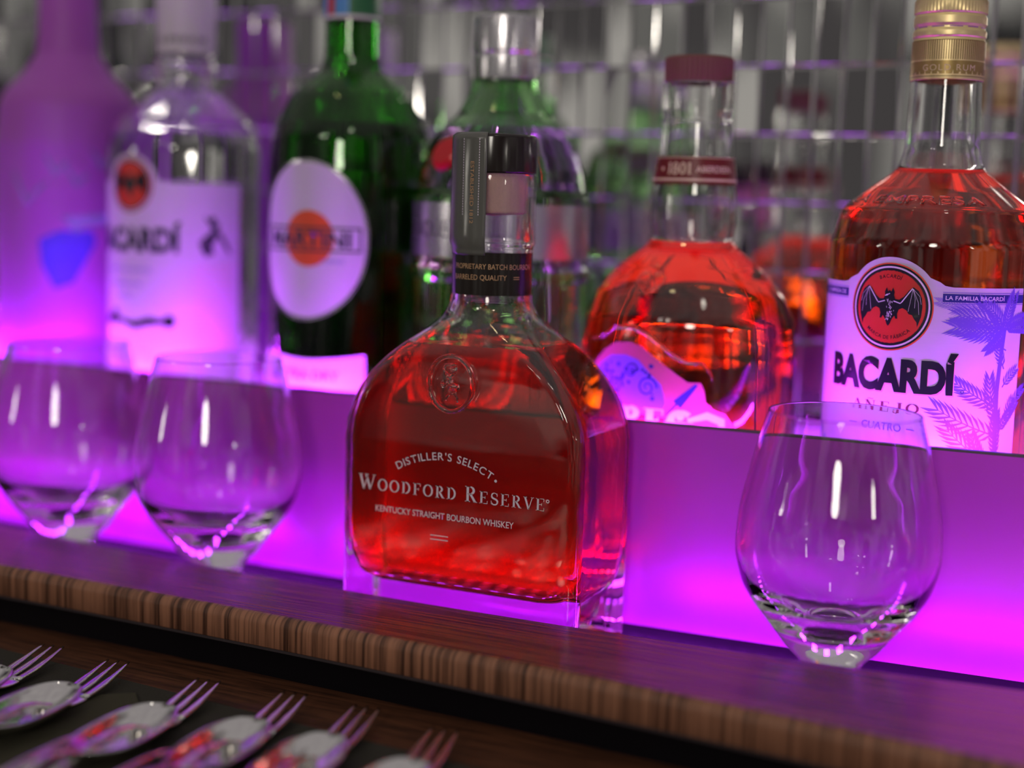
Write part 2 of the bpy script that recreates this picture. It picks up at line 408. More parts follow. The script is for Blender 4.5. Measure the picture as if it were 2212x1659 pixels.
def pchip(keys, n):
    """monotone cubic through rows of keys (first column is the parameter)"""
    K = np.array(keys, float); x = K[:, 0]; o_ = []
    xs = np.unique(np.concatenate([x]+[np.linspace(x[i], x[i+1], n+1) for i in range(len(x)-1)]))
    for c in range(1, K.shape[1]):
        y = K[:, c]; h = np.diff(x); dl = np.diff(y)/h; m_ = np.zeros(len(x)); m_[0], m_[-1] = dl[0], dl[-1]
        for i in range(1, len(x)-1):
            if dl[i-1]*dl[i] > 0: m_[i] = 2/(1/dl[i-1]+1/dl[i])
        res = []
        for q in xs:
            i = min(max(np.searchsorted(x, q)-1, 0), len(h)-1); t = (q-x[i])/h[i]
            res.append((1+2*t)*(1-t)**2*y[i]+t*(1-t)**2*h[i]*m_[i]+t*t*(3-2*t)*y[i+1]+t*t*(t-1)*h[i]*m_[i+1])
        o_.append(res)
    return list(zip(xs.tolist(), *[list(map(float, a)) for a in o_]))

# ================================================================== SETTING
BOW = lambda x: (x/300.0)**2
ZW, ZP, ZL, ZU = 26.4, 115.6, 3.0, 81.0           # wood top, panel top, ledge, upper shelf
XA, XB = -700, 520
def yfront(x): return -100-13.6*max(-300, min(360, x))/300-7.3*BOW(max(-300, min(360, x)))
def yback(x): return -38+17.0*BOW(x)
def ypanel(x): return 42+8.0*BOW(x)

# mirror-tiled wall
def wall():
    rnd = random.Random(5); V, Fc = [], []
    tw, th, g, bv = 16.95, 41.5, .9, .9
    x0 = 35.2-tw*52; z0 = 311.5-th*6
    for i in range(84):
        for j in range(9):
            ax, az = rnd.gauss(0, .022), rnd.gauss(0, .010)
            xa, xb = x0+i*tw+g/2, x0+(i+1)*tw-g/2; za, zb = z0+j*th+g/2, z0+(j+1)*th-g/2
            cx_, cz_ = (xa+xb)/2, (za+zb)/2
            b = len(V)
            for (px_, pz_, lift) in [(xa, za, 0), (xb, za, 0), (xb, zb, 0), (xa, zb, 0), (xa+bv, za+bv, 1), (xb-bv, za+bv, 1), (xb-bv, zb-bv, 1), (xa+bv, zb-bv, 1)]:
                yy = 227.9-(.75*lift)+((px_-cx_)*ax+(pz_-cz_)*az)*lift
                V.append((px_, yy, pz_))
            Fc += [(b+4, b+5, b+6, b+7)]+[(b+q, b+(q+1) % 4, b+4+(q+1) % 4, b+4+q) for q in range(4)]
    o = mesh('wall_back', V, Fc, tile_mirror, smooth=False); recalc_up = o
    bm = bmesh.new(); bm.from_mesh(o.data)
    for f in bm.faces:
        f.normal_update()
        if f.normal.y > 0: f.normal_flip()
    bm.to_mesh(o.data); bm.free()
    tag(o, kind='structure', label='wall of small upright rectangular mirror tiles behind the bottles', cat='wall')
    q = box('tile_joints', x0-10, x0+84*tw+10, 227.6, 233, 40, z0+9*th+10, grout, o)
wall()
# shelf with a front that follows the bowed panel
def bowed_slab(name, fy0, fy1, z0, z1, m, parent=None, n=60, xa=XA, xb=XB, auto=30):
    V, Fc = [], []
    for i in range(n+1):
        x = xa+(xb-xa)*i/n; y0, y1 = fy0(x), fy1(x); V += [(x, y0, z0), (x, y1, z0), (x, y1, z1), (x, y0, z1)]
    for i in range(n):
        b = 4*i
        for q in range(4): Fc.append((b+q, b+(q+1) % 4, b+4+(q+1) % 4, b+4+q))
    Fc += [(0, 3, 2, 1), (4*n, 4*n+1, 4*n+2, 4*n+3)]
    return recalc(mesh(name, V, Fc, m, parent, auto=auto))
lid = lambda x: min(ypanel(x), 150)
shelf = bowed_slab('bottle_shelf', lambda x: lid(x)+3.2, lambda x: 227, -12, ZU-1, black_gloss)
sht = bowed_slab('shelf_top', lambda x: lid(x)+9, lambda x: 226.5, ZU-1, ZU, mat('acrylic_added_glow', (.80, .74, .82), .3, emit=LED_RGB, estr=1.7), shelf)  # hidden top given an added glow so the bottle shoulders shine red
tag(shelf, 'dark shelf behind the lit purple panel carrying the back row of bottles', 'shelf')

fl_ = box('floor', -1900, 1900, -2600, 260, -1100, -950, mat('dark_floor', (.05, .04, .035), .5))
tag(fl_, 'dark floor of the bar room below the counter', 'floor', kind='structure')

# purple lit panel
pan = empty('lit_panel', (0, 42, 13), label='long satin panel lit purple, running behind the glasses and bourbon bottle', cat='panel')
loc0 = (0, -42, -13)
a_ = bowed_slab('satin_sheet', lambda x: lid(x), lambda x: lid(x)+3, 7.5, ZP-1.2, panel_m, pan); a_.location = Vector(loc0)*S
a_ = bowed_slab('top_edge_trim', lambda x: lid(x)-.3, lambda x: lid(x)+3.2, ZP-1.2, ZP, panel_edge, pan); a_.location = Vector(loc0)*S; tag(a_, 'thin dark trim along the panel top')

# bar counter: veneered top with a rounded front edge, dark plinth
counter = empty('bar_counter', (0, -70, 0), label='wooden bar counter lip with rounded veneered front edge', cat='counter')
CL = (0, 70, 0)
def counter_mesh():
    n = 90; top, edge = [], []
    Vt, Ft, Ve, Fe = [], [], [], []
    rr = 5.0
    for i in range(n+1):
        x = XA+(XB-XA)*i/n; yf, yb = yfront(x), min(yback(x), 20)
        Vt += [(x, yf+rr, ZW), (x, yb-.8, ZW), (x, yb, ZW-.8), (x, yb, ZW-16), (x, yf+rr, ZW-16)]
        row = [(x, yf+rr, ZW)]
        for q in range(1, 8): a = math.pi/2*q/7; row.append((x, yf+rr-rr*math.sin(a), ZW-rr+rr*math.cos(a)))
        row += [(x, yf, 11.5), (x, yf+.5, 11.0), (x, yf+rr, 11.0)]
        Ve += row
    k_ = 5; m_ = 11
    for i in range(n):
        for q in range(k_): Ft.append((i*k_+q, i*k_+(q+1) % k_, (i+1)*k_+(q+1) % k_, (i+1)*k_+q))
        for q in range(m_-1): Fe.append((i*m_+q, i*m_+q+1, (i+1)*m_+q+1, (i+1)*m_+q))
    a = recalc(mesh('worktop', Vt, Ft, wood_top, counter, loc=CL, auto=30)); b = mesh('edge_band', Ve, Fe, wood_edge, counter, loc=CL, auto=50)
    bm = bmesh.new(); bm.from_mesh(b.data); bmesh.ops.recalc_face_normals(bm, faces=bm.faces); 
    if sum(f.normal.y for f in bm.faces) > 0: bmesh.ops.reverse_faces(bm, faces=bm.faces)
    bm.to_mesh(b.data); bm.free()
    tag(b, 'rounded front edge with cross-grained veneer')
counter_mesh()
a_ = bowed_slab('metal_strip', lambda x: yfront(x)+.6, lambda x: yfront(x)+12, 9.6, 11.0, mat('dark_trim_metal', (.10, .08, .09), .3, metal=.6), counter, n=90); a_.location = Vector(CL)*S
a_ = bowed_slab('plinth', lambda x: yfront(x)+9, lambda x: yfront(x)+30, -6.4, 9.6, black_gloss, counter, n=90); a_.location = Vector(CL)*S
# sunken ledge behind the lip
ledge = bowed_slab('glass_ledge', lambda x: max(yfront(x)+31, -80), lambda x: lid(x)-7, -14, ZL, black_matte)
base_ = bowed_slab('ledge_slot', lambda x: lid(x)-7, lambda x: lid(x)+3.1, -14, -8.2, black_matte, ledge)
tag(ledge, 'dark sunken ledge behind the wooden counter lip', 'ledge')

# service board in front
board = box('service_board', XA, XB, -700, -82, -30, -6.5, wood_low)
tag(board, 'dark brown wooden board below the counter lip under the cutlery', 'board')
srv = mesh('service_mat', *(lambda P: ([(x, y, z) for z in (-6.5, -5.6) for x, y in P], [(0, 1, 2, 3)[::-1], (4, 5, 6, 7), (0, 1, 5, 4), (1, 2, 6, 5), (2, 3, 7, 6), (3, 0, 4, 7)]))([(-420, -560), (420, -560), (420, -171), (-420, -106)]), mat_fabric, smooth=False)
tag(srv, 'charcoal fabric mat under the rows of forks and spoons', 'mat')
nap = mesh('folded_napkin', *(lambda P: ([(x, y, z) for z in (-5.5, -4.4) for x, y in P], [(0, 1, 2, 3)[::-1], (4, 5, 6, 7), (0, 1, 5, 4), (1, 2, 6, 5), (2, 3, 7, 6), (3, 0, 4, 7)]))([(-330, -330), (-40, -395), (-20, -230), (-107, -143)]), olive_fabric, smooth=False)
tag(nap, 'olive cloth napkin lying on the mat beneath the left cutlery', 'napkin')

# ------------------------------------------------------------------ LED strips
def led_strip(name, fn, z, label, strength, pitch=10.0, rail=False, xa=-480, xb=330):
    t = empty(name, (0, fn(0), z), label=label, cat='light strip')
    off = (0, -fn(0), -z)
    m_ = mat('led_glow_'+name, (0, 0, 0), .5, emit=LED_RGB, estr=strength)
    a = bowed_slab('tape', lambda x: fn(x)-2.5, lambda x: fn(x)+2.5, z-.5, z, tape_m, t, n=50, xa=xa, xb=xb); a.location = Vector(off)*S
    if rail: a = bowed_slab('rail', lambda x: fn(x)-2.3, lambda x: fn(x)+2.3, ZU, z-.5, black_matte, t, n=50, xa=xa, xb=xb); a.location = Vector(off)*S
    V, Fc = [], []
    x = xa+4
    while x < xb-3:
        b = len(V); y = fn(x)
        V += [(x+dx, y+dy, z+.1+dz) for dz in (0, 1.2) for dx, dy in ((-1.8, -1.6), (1.8, -1.6), (1.8, 1.6), (-1.8, 1.6))]
        Fc += [(b+4, b+5, b+6, b+7), (b, b+1, b+5, b+4), (b+1, b+2, b+6, b+5), (b+2, b+3, b+7, b+6), (b+3, b, b+4, b+7), (b+3, b+2, b+1, b)]
        x += pitch
    o = mesh('diodes', V, Fc, m_, t, smooth=False, loc=off)
    o.data.materials[0].cycles.emission_sampling = 'FRONT_BACK'
    return t
led_strip('led_strip', lambda x: yback(x)+3.2, 9.5, 'purple light strip hidden behind the wooden counter lip', 140)
led_strip('led_strip', lambda x: lid(x)-3.6, -6.6, 'added purple light strip hidden along the foot of the lit panel', 185)  # second strip, added so the bourbon shows a brighter red
led_strip('led_strip', lambda x: lid(x)+5.6, 107.0, 'purple light strip behind the panel top at the foot of the back bottles', 400, rail=True)

# ================================================================== BOURBON BOTTLE (centre)
def bourbon_bottle():
    t = empty('bourbon_bottle', (.8, 0, ZL), label='square shouldered bourbon bottle full of red-brown whiskey standing before the purple panel', cat='bottle')
    H = lambda z: z-ZL
    # z, half width, half depth, corner radius
    K = [(0, 62, 31, 6), (1.2, 65, 33.6, 6), (3, 66, 34.5, 6), (60, 66, 34.5, 6), (H(104), 66, 34.5, 6), (H(113), 65.2, 34.3, 6), (H(122), 62.8, 34.0, 6.5), (H(130), 59.2, 33.6, 7), (H(138), 54, 33.0, 8),
         (H(146), 47, 31.6, 9), (H(153), 39.5, 29.4, 11), (H(159), 32.5, 27.0, 14), (H(164), 27.2, 24.6, 17), (H(170), 22.9, 22.0, 20), (H(176), 20.6, 20.5, 20), (H(182), 20.0, 20.0, 19.9), (H(199), 20.0, 20.0, 19.9),
         (H(202.5), 20.2, 20.2, 20.1), (H(205.5), 21.4, 21.4, 21.3), (H(209), 21.2, 21.2, 21.1), (H(238), 20.9, 20.9, 20.8), (H(239), 20.5, 20.5, 20.4)]
    outer = pchip(K, 5)
    wt = 3.4
    KI = [(28.5, 46, 19, 9), (29.6, 53, 24.5, 11), (32.5, 58.2, 28.3, 12), (37.5, 61.4, 30.3, 12), (46, 62.6, 31, 8)]+[(z, a-wt, b-wt, max(r-1.5, 4)) for z, a, b, r in K if 50 < z < H(170)]
    KI += [(H(170), 18.9, 18.2, 17), (H(176), 16.9, 16.9, 16.8), (H(200), 16.2, 16.2, 16.1), (H(218.0), 16.2, 16.2, 16.1), (H(238.6), 16.2, 16.2, 16.1)]
    inner = pchip(KI, 4)
    rings = [(0, 0, 0, 0)]+[k_ for k_ in outer]+[(H(239), 16.2, 16.2, 16.1)]+inner[::-1]+[(28.5, 0, 0, 0)]
    # slight kick-up under the base
    rings[0] = (1.5, 0, 0, 0)
    body = loft_rr('glass_body', rings, glass, t)
    fill = H(154.5); liq = [k_ for k_ in inner if k_[0] < fill-.2]
    ai = np.interp(fill, [k_[0] for k_ in inner], [k_[1] for k_ in inner]); bi = np.interp(fill, [k_[0] for k_ in inner], [k_[2] for k_ in inner])
    g = .12
    rl = [(28.5-g, 0, 0, 0)]+[(k_[0], k_[1]+g, k_[2]+g, k_[3]) for k_ in liq]+[(fill, ai+g, bi+g, 11), (fill, 0, 0, 0)]
    rl[1] = (28.5-g, rl[1][1], rl[1][2], rl[1][3])
    tag(loft_rr('whiskey', rl, bourbon, t), 'deep red-brown whiskey')
    # stopper and cork
    lathe('stopper', fillet([(0, H(258.3)), (20.6, H(258.3), 1.8), (21.0, H(239.6), .6), (15.9, H(239.3)), (0, H(239.3))]), dark_sleeve, t)
    lathe('cork', fillet([(0, H(239.2)), (15.95, H(239.2)), (15.95, H(219.5), 1.5), (0, H(218.2))]), cork, t)
    # shrink sleeve: neck band label
    lathe('neck_band', [(20.05, H(179.5)), (20.22, H(179.5)), (20.22, H(200.5)), (20.05, H(200.5))], dark_sleeve, t, close=True)
    f = on_cyl(20.22, 26, H(192.4), .08)
    mapped('neck_band_lettering', join2d([text2d('PROPRIETARY BATCH BOURBON', 2.5, 45, .004), shift2d(text2d('BARRELED QUALITY', 2.5, 29.5, .004), -8.0, -5.3), rect2d(10.5, 14.0, -3.9, -3.5), rect2d(10.5, 14.0, -4.9, -4.5),]), lambda u, v: f(u+.6, v), print_copper, t)
    # tear strap running up one side and over the top
    prof = [(20.45, 199), (20.5, 200.4), (20.75, 202.5), (21.75, 205.5), (21.55, 209), (21.35, 238), (21.35, 255), (21.1, 257.3), (19.8, 258.6), (12, 258.9)]
    V, Fc = [], []; n = 24
    for (r, z) in prof:
        for i in range(n+1):
            a = R(-70+85.5*i/n); V.append((r*math.sin(a), -r*math.cos(a), H(z)))
    for j in range(len(prof)-1):
        for i in range(n): Fc.append((j*(n+1)+i, j*(n+1)+i+1, (j+1)*(n+1)+i+1, (j+1)*(n+1)+i))
    st = mesh('seal_strap', V, Fc, strap_m, t); md = st.modifiers.new('s', 'SOLIDIFY'); md.thickness = .00018; md.offset = 1
    f = on_cyl(21.4, -7, H(229.5), .32)
    tx = text2d('ESTABLISHED 1812', 1.9, 30, .004)
    mapped('strap_lettering', ([(y, -x) for x, y in tx[0]], tx[1]), f, print_copper, t)
    dots = []
    for az_mm in (4.6, -4.4):
        q = -11
        while q < 26: dots.append(rect2d(az_mm-.2, az_mm+.2, q, q+.8)); q += 1.25
    mapped('perforation', join2d(dots), lambda u, v: f(u, v), print_white, t)
    # front print
    yf = -34.62
    fr = on_front(-.8, 0, yf)
    art = [shift2d(arc_text("DISTILLER'S SELECT", 3.7, 54.0, 50, bold=.008), -5.8, H(98.6)-50),
           shift2d(serif2d('WOODFORD RESERVE', 6.0, 103, .15, .06, .17, big=(0, 9)), -2.6, H(79.6)),
           shift2d(text2d('KENTUCKY STRAIGHT BOURBON WHISKEY', 3.1, 77, .010), -5.6, H(69.0)),
           rect2d(-12.6, -2.6, H(60.3), H(60.8)), rect2d(-12.6, -2.6, H(58.3), H(58.8)),
           shift2d(poly2d([circ(0, 0, .9, 20), circ(0, 0, .45, 16)]), 50.4, H(84.6)), shift2d(poly2d([circ(0, 0, .75, 20)]), 22.6, H(91.4))]
    mapped('front_lettering', join2d(art), fr, print_white, t, 8)
    # embossed oval medallion
    cxm, czm = -4.0, H(136.8); V, Fc = [], []; nu, nv = 72, 10
    for i in range(nu):
        a = 2*math.pi*i/nu
        for j in range(nv):
            b = 2*math.pi*j/nv; rr = 1.25*math.cos(b)
            V.append((cxm+(12.0+rr)*math.cos(a), -34.3-1.6*math.sin(b), czm+(13.6+rr)*math.sin(a)))
    for i in range(nu):
        for j in range(nv): Fc.append((i*nv+j, i*nv+(j+1) % nv, ((i+1) % nu)*nv+(j+1) % nv, ((i+1) % nu)*nv+j))
    md_ = recalc(mesh('embossed_medallion', V, Fc, emboss_glass, t)); tag(md_, 'raised oval glass ring with a small rider figure')
    # the figure inside: rounded tubes and blobs
    def tube(name, pts, rads, m_, parent, y0=-34.2):
        V, Fc = [], []; nv = 8
        for i, (x, z) in enumerate(pts):
            a = Vector(pts[max(0, i-1)]); b = Vector(pts[min(len(pts)-1, i+1)]); d = (b-a).normalized(); nn = Vector((-d.y, d.x)); r = rads[i] if isinstance(rads, (list, tuple)) else rads
            for j in range(nv):
                q = 2*math.pi*j/nv; V.append((x+nn.x*r*math.cos(q), y0-r*1.1*math.sin(q), z+nn.y*r*math.cos(q)))
        for i in range(len(pts)-1):
            for j in range(nv): Fc.append((i*nv+j, i*nv+(j+1) % nv, (i+1)*nv+(j+1) % nv, (i+1)*nv+j))
        Fc += [tuple(range(nv)), tuple(range((len(pts)-1)*nv, len(pts)*nv))[::-1]]
        return V, Fc
    figs = [([(-4.6, 1.5), (-5.2, -.4), (-4.4, -1.6), (-3.2, -1.0), (-1.5, 1.0), (-.6, -.8), (1.8, -1.2), (3.8, -1.2), (4.6, -2.6)], [.6, .9, .9, .9, .9, 1.6, 1.8, 1.4, .5]),
            ([(-.8, -1.5), (-.2, -4.6), (-2.0, -6.4), (-2.8, -8.4)], [1.1, 1.1, .8, .5]), ([(2.4, -2.2), (2.2, -4.8), (3.6, -6.8), (4.2, -9)], [1.2, 1., .7, .5]),
            ([(-.8, -4.9), (2.6, -4.7)], [.9, .9]), ([(.6, .4), (-1.6, 3.6), (-4.2, 6.4)], [1.3, 1.1, .6]), ([(-.8, 3.0), (1.6, 5.2), (3.2, 8.0)], [1.2, .9, .6]), ([(-.2, 6.4), (.3, 7.4), (.1, 8.6)], [.9, 1.3, .7]), ([(-4.4, 6.8), (-3.4, 9.0), (.0, 9.6), (3.2, 8.8)], [.5, .8, .7, .5])]
    V, Fc = [], []
    for pts, rd in figs:
        v, f_ = tube('x', [(cxm+px_*.95, czm+pz_) for px_, pz_ in pts], rd, None, None); b = len(V); V += v; Fc += [tuple(i+b for i in q) for q in f_]
    recalc(mesh('rider_relief', V, Fc, emboss_glass, md_))
    return t
bourbon_bottle()

# ================================================================== generic round bottle shell
def bottle_shell(t, prof_o, prof_i, m, liquid=None, fill=None, ry=1.0, n=96, lname='liquid', rmod=None):
    g = .12
    body = lathe('glass_body', prof_o+prof_i[::-1], m, t, n=n, ry=ry, rmod=rmod)
    if liquid:
        P = [(r+g if r > 0 else 0, z) for r, z in prof_i if z < fill]
        P[0] = (0, P[0][1]-g)
        rr = float(np.interp(fill, [z for r, z in prof_i[1:]], [r for r, z in prof_i[1:]]))+g
        lathe(lname, P+[(rr, fill), (0, fill)], liquid, t, n=n, ry=ry)
    return body
def shell_profiles(keys, wt, base=8, floor_r=.9, seg=6):
    o = fillet(keys, seg)
    top = keys[-1]
    inn = []
    for k_ in keys[2:]:
        inn.append((max(k_[0]-wt, 1), k_[1])+((k_[2],) if len(k_) > 2 else ()))
    r0 = inn[0][0]
    i = fillet([(0, base), (r0, base, 4)]+[q for q in inn if q[1] > base+1], seg)
    return o, i

def palm_frond(x, y, ang, L, w_, n=11, curve=.6, leaf=.42):
    """a curved midrib with narrow leaflets on both sides"""
    parts = []; P = []
    for i in range(n+1):
        t = i/n; a = ang-curve*t; P.append((x+L*t*math.cos(ang-curve*t/2), y+L*t*math.sin(ang-curve*t/2)))
    parts.append(stroke2d(P, w_, w_*.3))
    for i in range(1, n+1):
        t = i/n; a = ang-curve*t; l = L*leaf*(.55+.9*t*(1.15-t)*1.6)
        for s_ in (-1, 1):
            b = a+s_*(.75-.35*t); q = (P[i][0]+l*math.cos(b), P[i][1]+l*math.sin(b)); mid = ((P[i][0]+q[0])/2-s_*l*.06*math.sin(b), (P[i][1]+q[1])/2+s_*l*.06*math.cos(b))
            parts.append(stroke2d([P[i], mid, q], [w_*.5, w_*1.5, w_*.1]))
    return join2d(parts)
def bat_art(s):
    """the bat: wings spread, scalloped lower edge"""
    half = [(0, 8.2), (.9, 7.6), (1.6, 9.6), (2.5, 7.4), (2.3, 5.8), (3.0, 4.0), (5.0, 3.8), (7.2, 5.4), (9.6, 8.6), (11.6, 10.2), (14.2, 8.4), (15.8, 5.0), (16.3, .8), (15.9, -4.0), (14.3, -9.2),
            (13.9, -6.8), (12.6, -5.2), (11.6, -3.4), (9.9, -3.0), (8.8, -1.2), (6.8, -.2), (5.0, -1.0), (4.3, -3.2), (4.6, -5.6), (3.6, -5.6), (3.0, -4.2), (1.9, -5.6), (.8, -8.4), (0, -9.4)]
    L = [(x*s, y*s) for x, y in half]+[(-x*s, y*s) for x, y in half[::-1][1:-1]]
    return poly2d([L])
def roundel(t, rad, az, z, R_, ry=1., detail=True):
    f = lambda off: on_cyl(rad, az, z, off, ry)
    mapped('roundel_ring', poly2d([circ(0, 0, R_), circ(0, 0, R_*.97)]), f(.30), ink_orange, t)
    mapped('roundel_band', poly2d([circ(0, 0, R_*.97), circ(0, 0, R_*.82)]), f(.30), ink_black, t)
    mapped('roundel_line', poly2d([circ(0, 0, R_*.925), circ(0, 0, R_*.885)]), f(.38), print_white, t)
    mapped('roundel_field', poly2d([circ(0, 0, R_*.83)]), f(.30), ink_red, t)
    mapped('bat_emblem', shift2d(bat_art(R_/21.6), 0, 0), f(.46), ink_black, t)
    if detail:
        k_ = R_/21.6; L = []
        for s_ in (-1, 1):
            L.append(stroke2d([(s_*2.2*k_, 3.0*k_), (s_*5.6*k_, 2.0*k_), (s_*6.4*k_, 2.8*k_), (s_*11.2*k_, 9.6*k_)], .5*k_))
            for ex, ey in ((15.6, 2), (14.8, -3), (12.6, 0), (9.6, -1.8)): L.append(stroke2d([(s_*11.4*k_, 9.4*k_), (s_*(ex*.72+3.6)*k_, (ey*.6+4.6)*k_), (s_*ex*k_, ey*k_)], .16*k_))
        rnd = random.Random(3)
        for _ in range(46):
            y = rnd.uniform(-7, 3.4); x = rnd.gauss(0, .75); L.append(stroke2d([(x*k_, y*k_), ((x+rnd.uniform(-.5, .5))*k_, (y+rnd.uniform(.5, 1.0))*k_)], .24*k_))
        L.append(stroke2d([(-1.0*k_, 6.0*k_), (-2.0*k_, 5.6*k_)], .9*k_, .4*k_))
        L.append(stroke2d([(-2.3*k_, 5.4*k_), (.2*k_, 6.6*k_)], .35*k_))
        mapped('bat_highlights', join2d(L), f(.56), print_white, t)
        mapped('roundel_lettering', arc_text('BACARDÍ', 1.7*k_, 11*k_, 14.3*k_, bold=.01), f(.44), ink_black, t)
        mapped('roundel_lettering', arc_text('MARCA DE FÁBRICA', 1.7*k_, 25*k_, 15.9*k_, False, .01), f(.44), ink_black, t)

# ------------------------------------------------------------------ gold rum bottle (right)
def gold_rum():
    t = empty('gold_rum_bottle', (198.7, 112, ZU), label='gold rum bottle with gold cap and bat roundel on its lilac label, far right', cat='bottle')
    H = lambda z: z-ZU
    Rb = 52.8
    keys = [(0, 3), (40, 1.5, 8), (50, 0, 3), (Rb, 4, 4), (Rb, H(211), 16), (47.5, H(227.8), 6), (21.5, H(247.5), 9), (18.6, H(258), 20), (17.4, H(293)), (17.4, H(300))]
    o, i = shell_profiles(keys, 2.8, 9)
    bottle_shell(t, o, i, glass, rum, H(247.3), n=128, lname='rum')
    # embossed shoulder words
    f = on_cone(47.5, H(227.8), 21.5, H(247.5), -12, .0)
    e_ = mapped('shoulder_embossing', text2d('LA EMPRESA', 6.2, 62, .012), lambda u, v: f(u*1.0, v+4.2), emboss_glass, t, 3)
    md = e_.modifiers.new('s', 'SOLIDIFY'); md.thickness = .0009; md.offset = 0
    # label outline
    hw = 75*Rb*math.pi/180; P = [(-hw, -93), (hw, -93), (hw, 0)]
    rb = 24.2; cyv = 180.2-191.0
    a0 = math.asin((-cyv+3)/ (rb+4)); 
    pts = []
    aa = math.degrees(math.asin((-cyv)/rb))
    for i_ in range(31):
        a = R(aa-7+(180-2*(aa-7))*i_/30); pts.append((rb*math.cos(a), cyv+rb*math.sin(a)))
    outline = [(-hw, -93+0), (hw, -93), (hw, 0), (pts[0][0]+7, 0), (pts[0][0]+3.2, .6), (pts[0][0]+1.0, 2.2)]+[p for p in pts if p[1] > 3]+[(pts[-1][0]-1.0, 2.2), (pts[-1][0]-3.2, .6), (pts[-1][0]-7, 0), (-hw, 0)]
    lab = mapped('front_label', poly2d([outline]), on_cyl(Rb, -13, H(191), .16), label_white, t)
    roundel(lab, Rb, -13, H(180.2), 21.4)
    f = lambda off, z: on_cyl(Rb, -13, H(z), off)
    for xa_, xb_, word, wx, ww in ((25.2, hw, 'LA FAMILIA BACARDÍ', 41.5, 30), (-hw, -25.2, 'LA EMPRESA DE', -37.5, 21)):
        bd = mapped('label_band', rect2d(xa_, xb_, -2.0, 2.0), f(.24, 185.9), ink_navy, lab)
        mapped('band_line', rect2d(xa_, xb_, 2.5, 2.8), f(.26, 185.9), ink_violet, lab); mapped('band_line', rect2d(xa_, xb_, -2.8, -2.5), f(.26, 185.9), ink_violet, lab)
        mapped('band_lettering', shift2d(text2d(word, 1.9, ww, .014), wx, -.9), f(.34, 185.9), print_white, lab)
    nm = text2d('BACARDÍ', 14.2, 69, .052)
    mapped('brand_shadow', shift2d(nm, .5, -.7), f(.24, 139.9), ink_pink, lab, 3)
    mapped('brand_lettering', nm, f(.34, 139.9), ink_black, lab, 3)
    mapped('registered_mark', shift2d(poly2d([circ(0, 0, .9, 20), circ(0, 0, .6, 16)]), 37.2, .8), f(.34, 139.9), ink_grey, lab)
    mapped('age_lettering', serif2d('AÑEJO', 4.7, 35, .17, .05, .22), f(.34, 129.0), ink_brown, lab)
    mapped('grade_lettering', join2d([shift2d(text2d('CUATRO', 3.4, 22, .01), 0, 0), rect2d(-19, -14, 1.5, 1.9), rect2d(14, 19, 1.5, 1.9)]), f(.34, 120.0), ink_violet, lab)
    mapped('age_number', text2d('4', 15, None, .03), f(.34, 96.5), ink_violet, lab)
    # palm decoration
    A, B = [], []
    rnd = random.Random(8)
    tr = [(57, -62), (55.5, -40), (56, -20), (57.5, -8)]
    A.append(stroke2d([(58, -95+0), (56, -70), (55.5, -50), (56.5, -34), (58, -20)], 3.2, 1.8))
    for ang, L, cv in ((150, 30, -.5), (172, 31, -.2), (195, 27, .5), (120, 22, -.5), (80, 20, .2), (40, 18, .6), (15, 18, .5), (235, 16, .3)): A.append(palm_frond(58, -20, R(ang), L*.82, .85, 11, cv, .40))
    for (x, y, ang, L) in ((57, -58, 160, 25), (57, -72, 165, 33), (56, -66, 110, 22), (58, -70, 60, 16), (56, -88, 150, 30), (57, -82, 100, 20), (54, -92, 125, 22)): A.append(palm_frond(x, y, R(ang), L, .95, 10, .25, .34))
    for q in range(5): A.append(palm_frond(60+rnd.uniform(-2, 5), -30-9*q, R(rnd.uniform(20, 160)), 11, .7, 6, .3, .5))
    mapped('palm_artwork', join2d(A), f(.24, 191), ink_violet, lab, 4)
    for (x, y, ang, L) in ((-62, -8, 215, 14), (-56, -6, 250, 22), (-60, -10, 285, 20), (-62, -45, 60, 14), (-63, -60, 75, 14), (-58, -86, 95, 18), (-50, -92, 70, 12), (-62, -84, 40, 14)): B.append(palm_frond(x, y, R(ang), L, .9, 9, .3, .42))
    B2 = [palm_frond(x, y, R(ang), L, .55, 11, .3, .36) for (x, y, ang, L) in ((38, -8, 185, 14), (50, -7, 200, 18), (48, -16, 190, 16))]
    mapped('leaf_artwork', join2d(B2), f(.22, 191), ink_violet_pale, lab, 4)
    mapped('leaf_artwork', join2d(B), f(.22, 191), ink_violet_pale, lab, 4)
    # cap
    cap = lathe('screw_cap', fillet([(0, H(333.5)), (16.6, H(333.5), 1.5), (17.6, H(331)), (17.7, H(325.2), .5), (17.0, H(324.2), .5), (17.7, H(323.2), .8), (17.8, H(319.5), .8), (17.1, H(318.2), .4), (17.1, H(317.2), .4), (17.9, H(316), 1.2), (17.9, H(313.4), .8), (17.2, H(312.6), .4), (17.9, H(311), 1.2), (18.0, H(291.9), .3), (17.5, H(291.9))], 4), gold, t, n=120,
                rmod=lambda r, z, a: r+(.22*math.cos(60*a) if z > H(324.6) and r > 17 else 0))
    f = lambda off, z: on_cyl(18.0, 12, H(z), off)
    mapped('cap_band', rect2d(-56, 56, 0, 6.4), f(.06, 294.6), gold_dark, cap, 2)
    mapped('cap_lettering', text2d('GOLD RUM', 2.9, 27, .0, 1.2), f(.16, 296.2), print_cream, cap, 2)
    mapped('cap_fluting', join2d([rect2d(-55+1.15*q, -55+1.15*q+.45, 0, 9.6) for q in range(96)]), f(.06, 301.6), gold_line, cap, 5)
    mapped('cap_lines', join2d([rect2d(-56, 56, 1.4, 1.75), rect2d(-56, 56, 19.1, 19.4)]), f(.1, 291.9), gold_line, cap, 2)
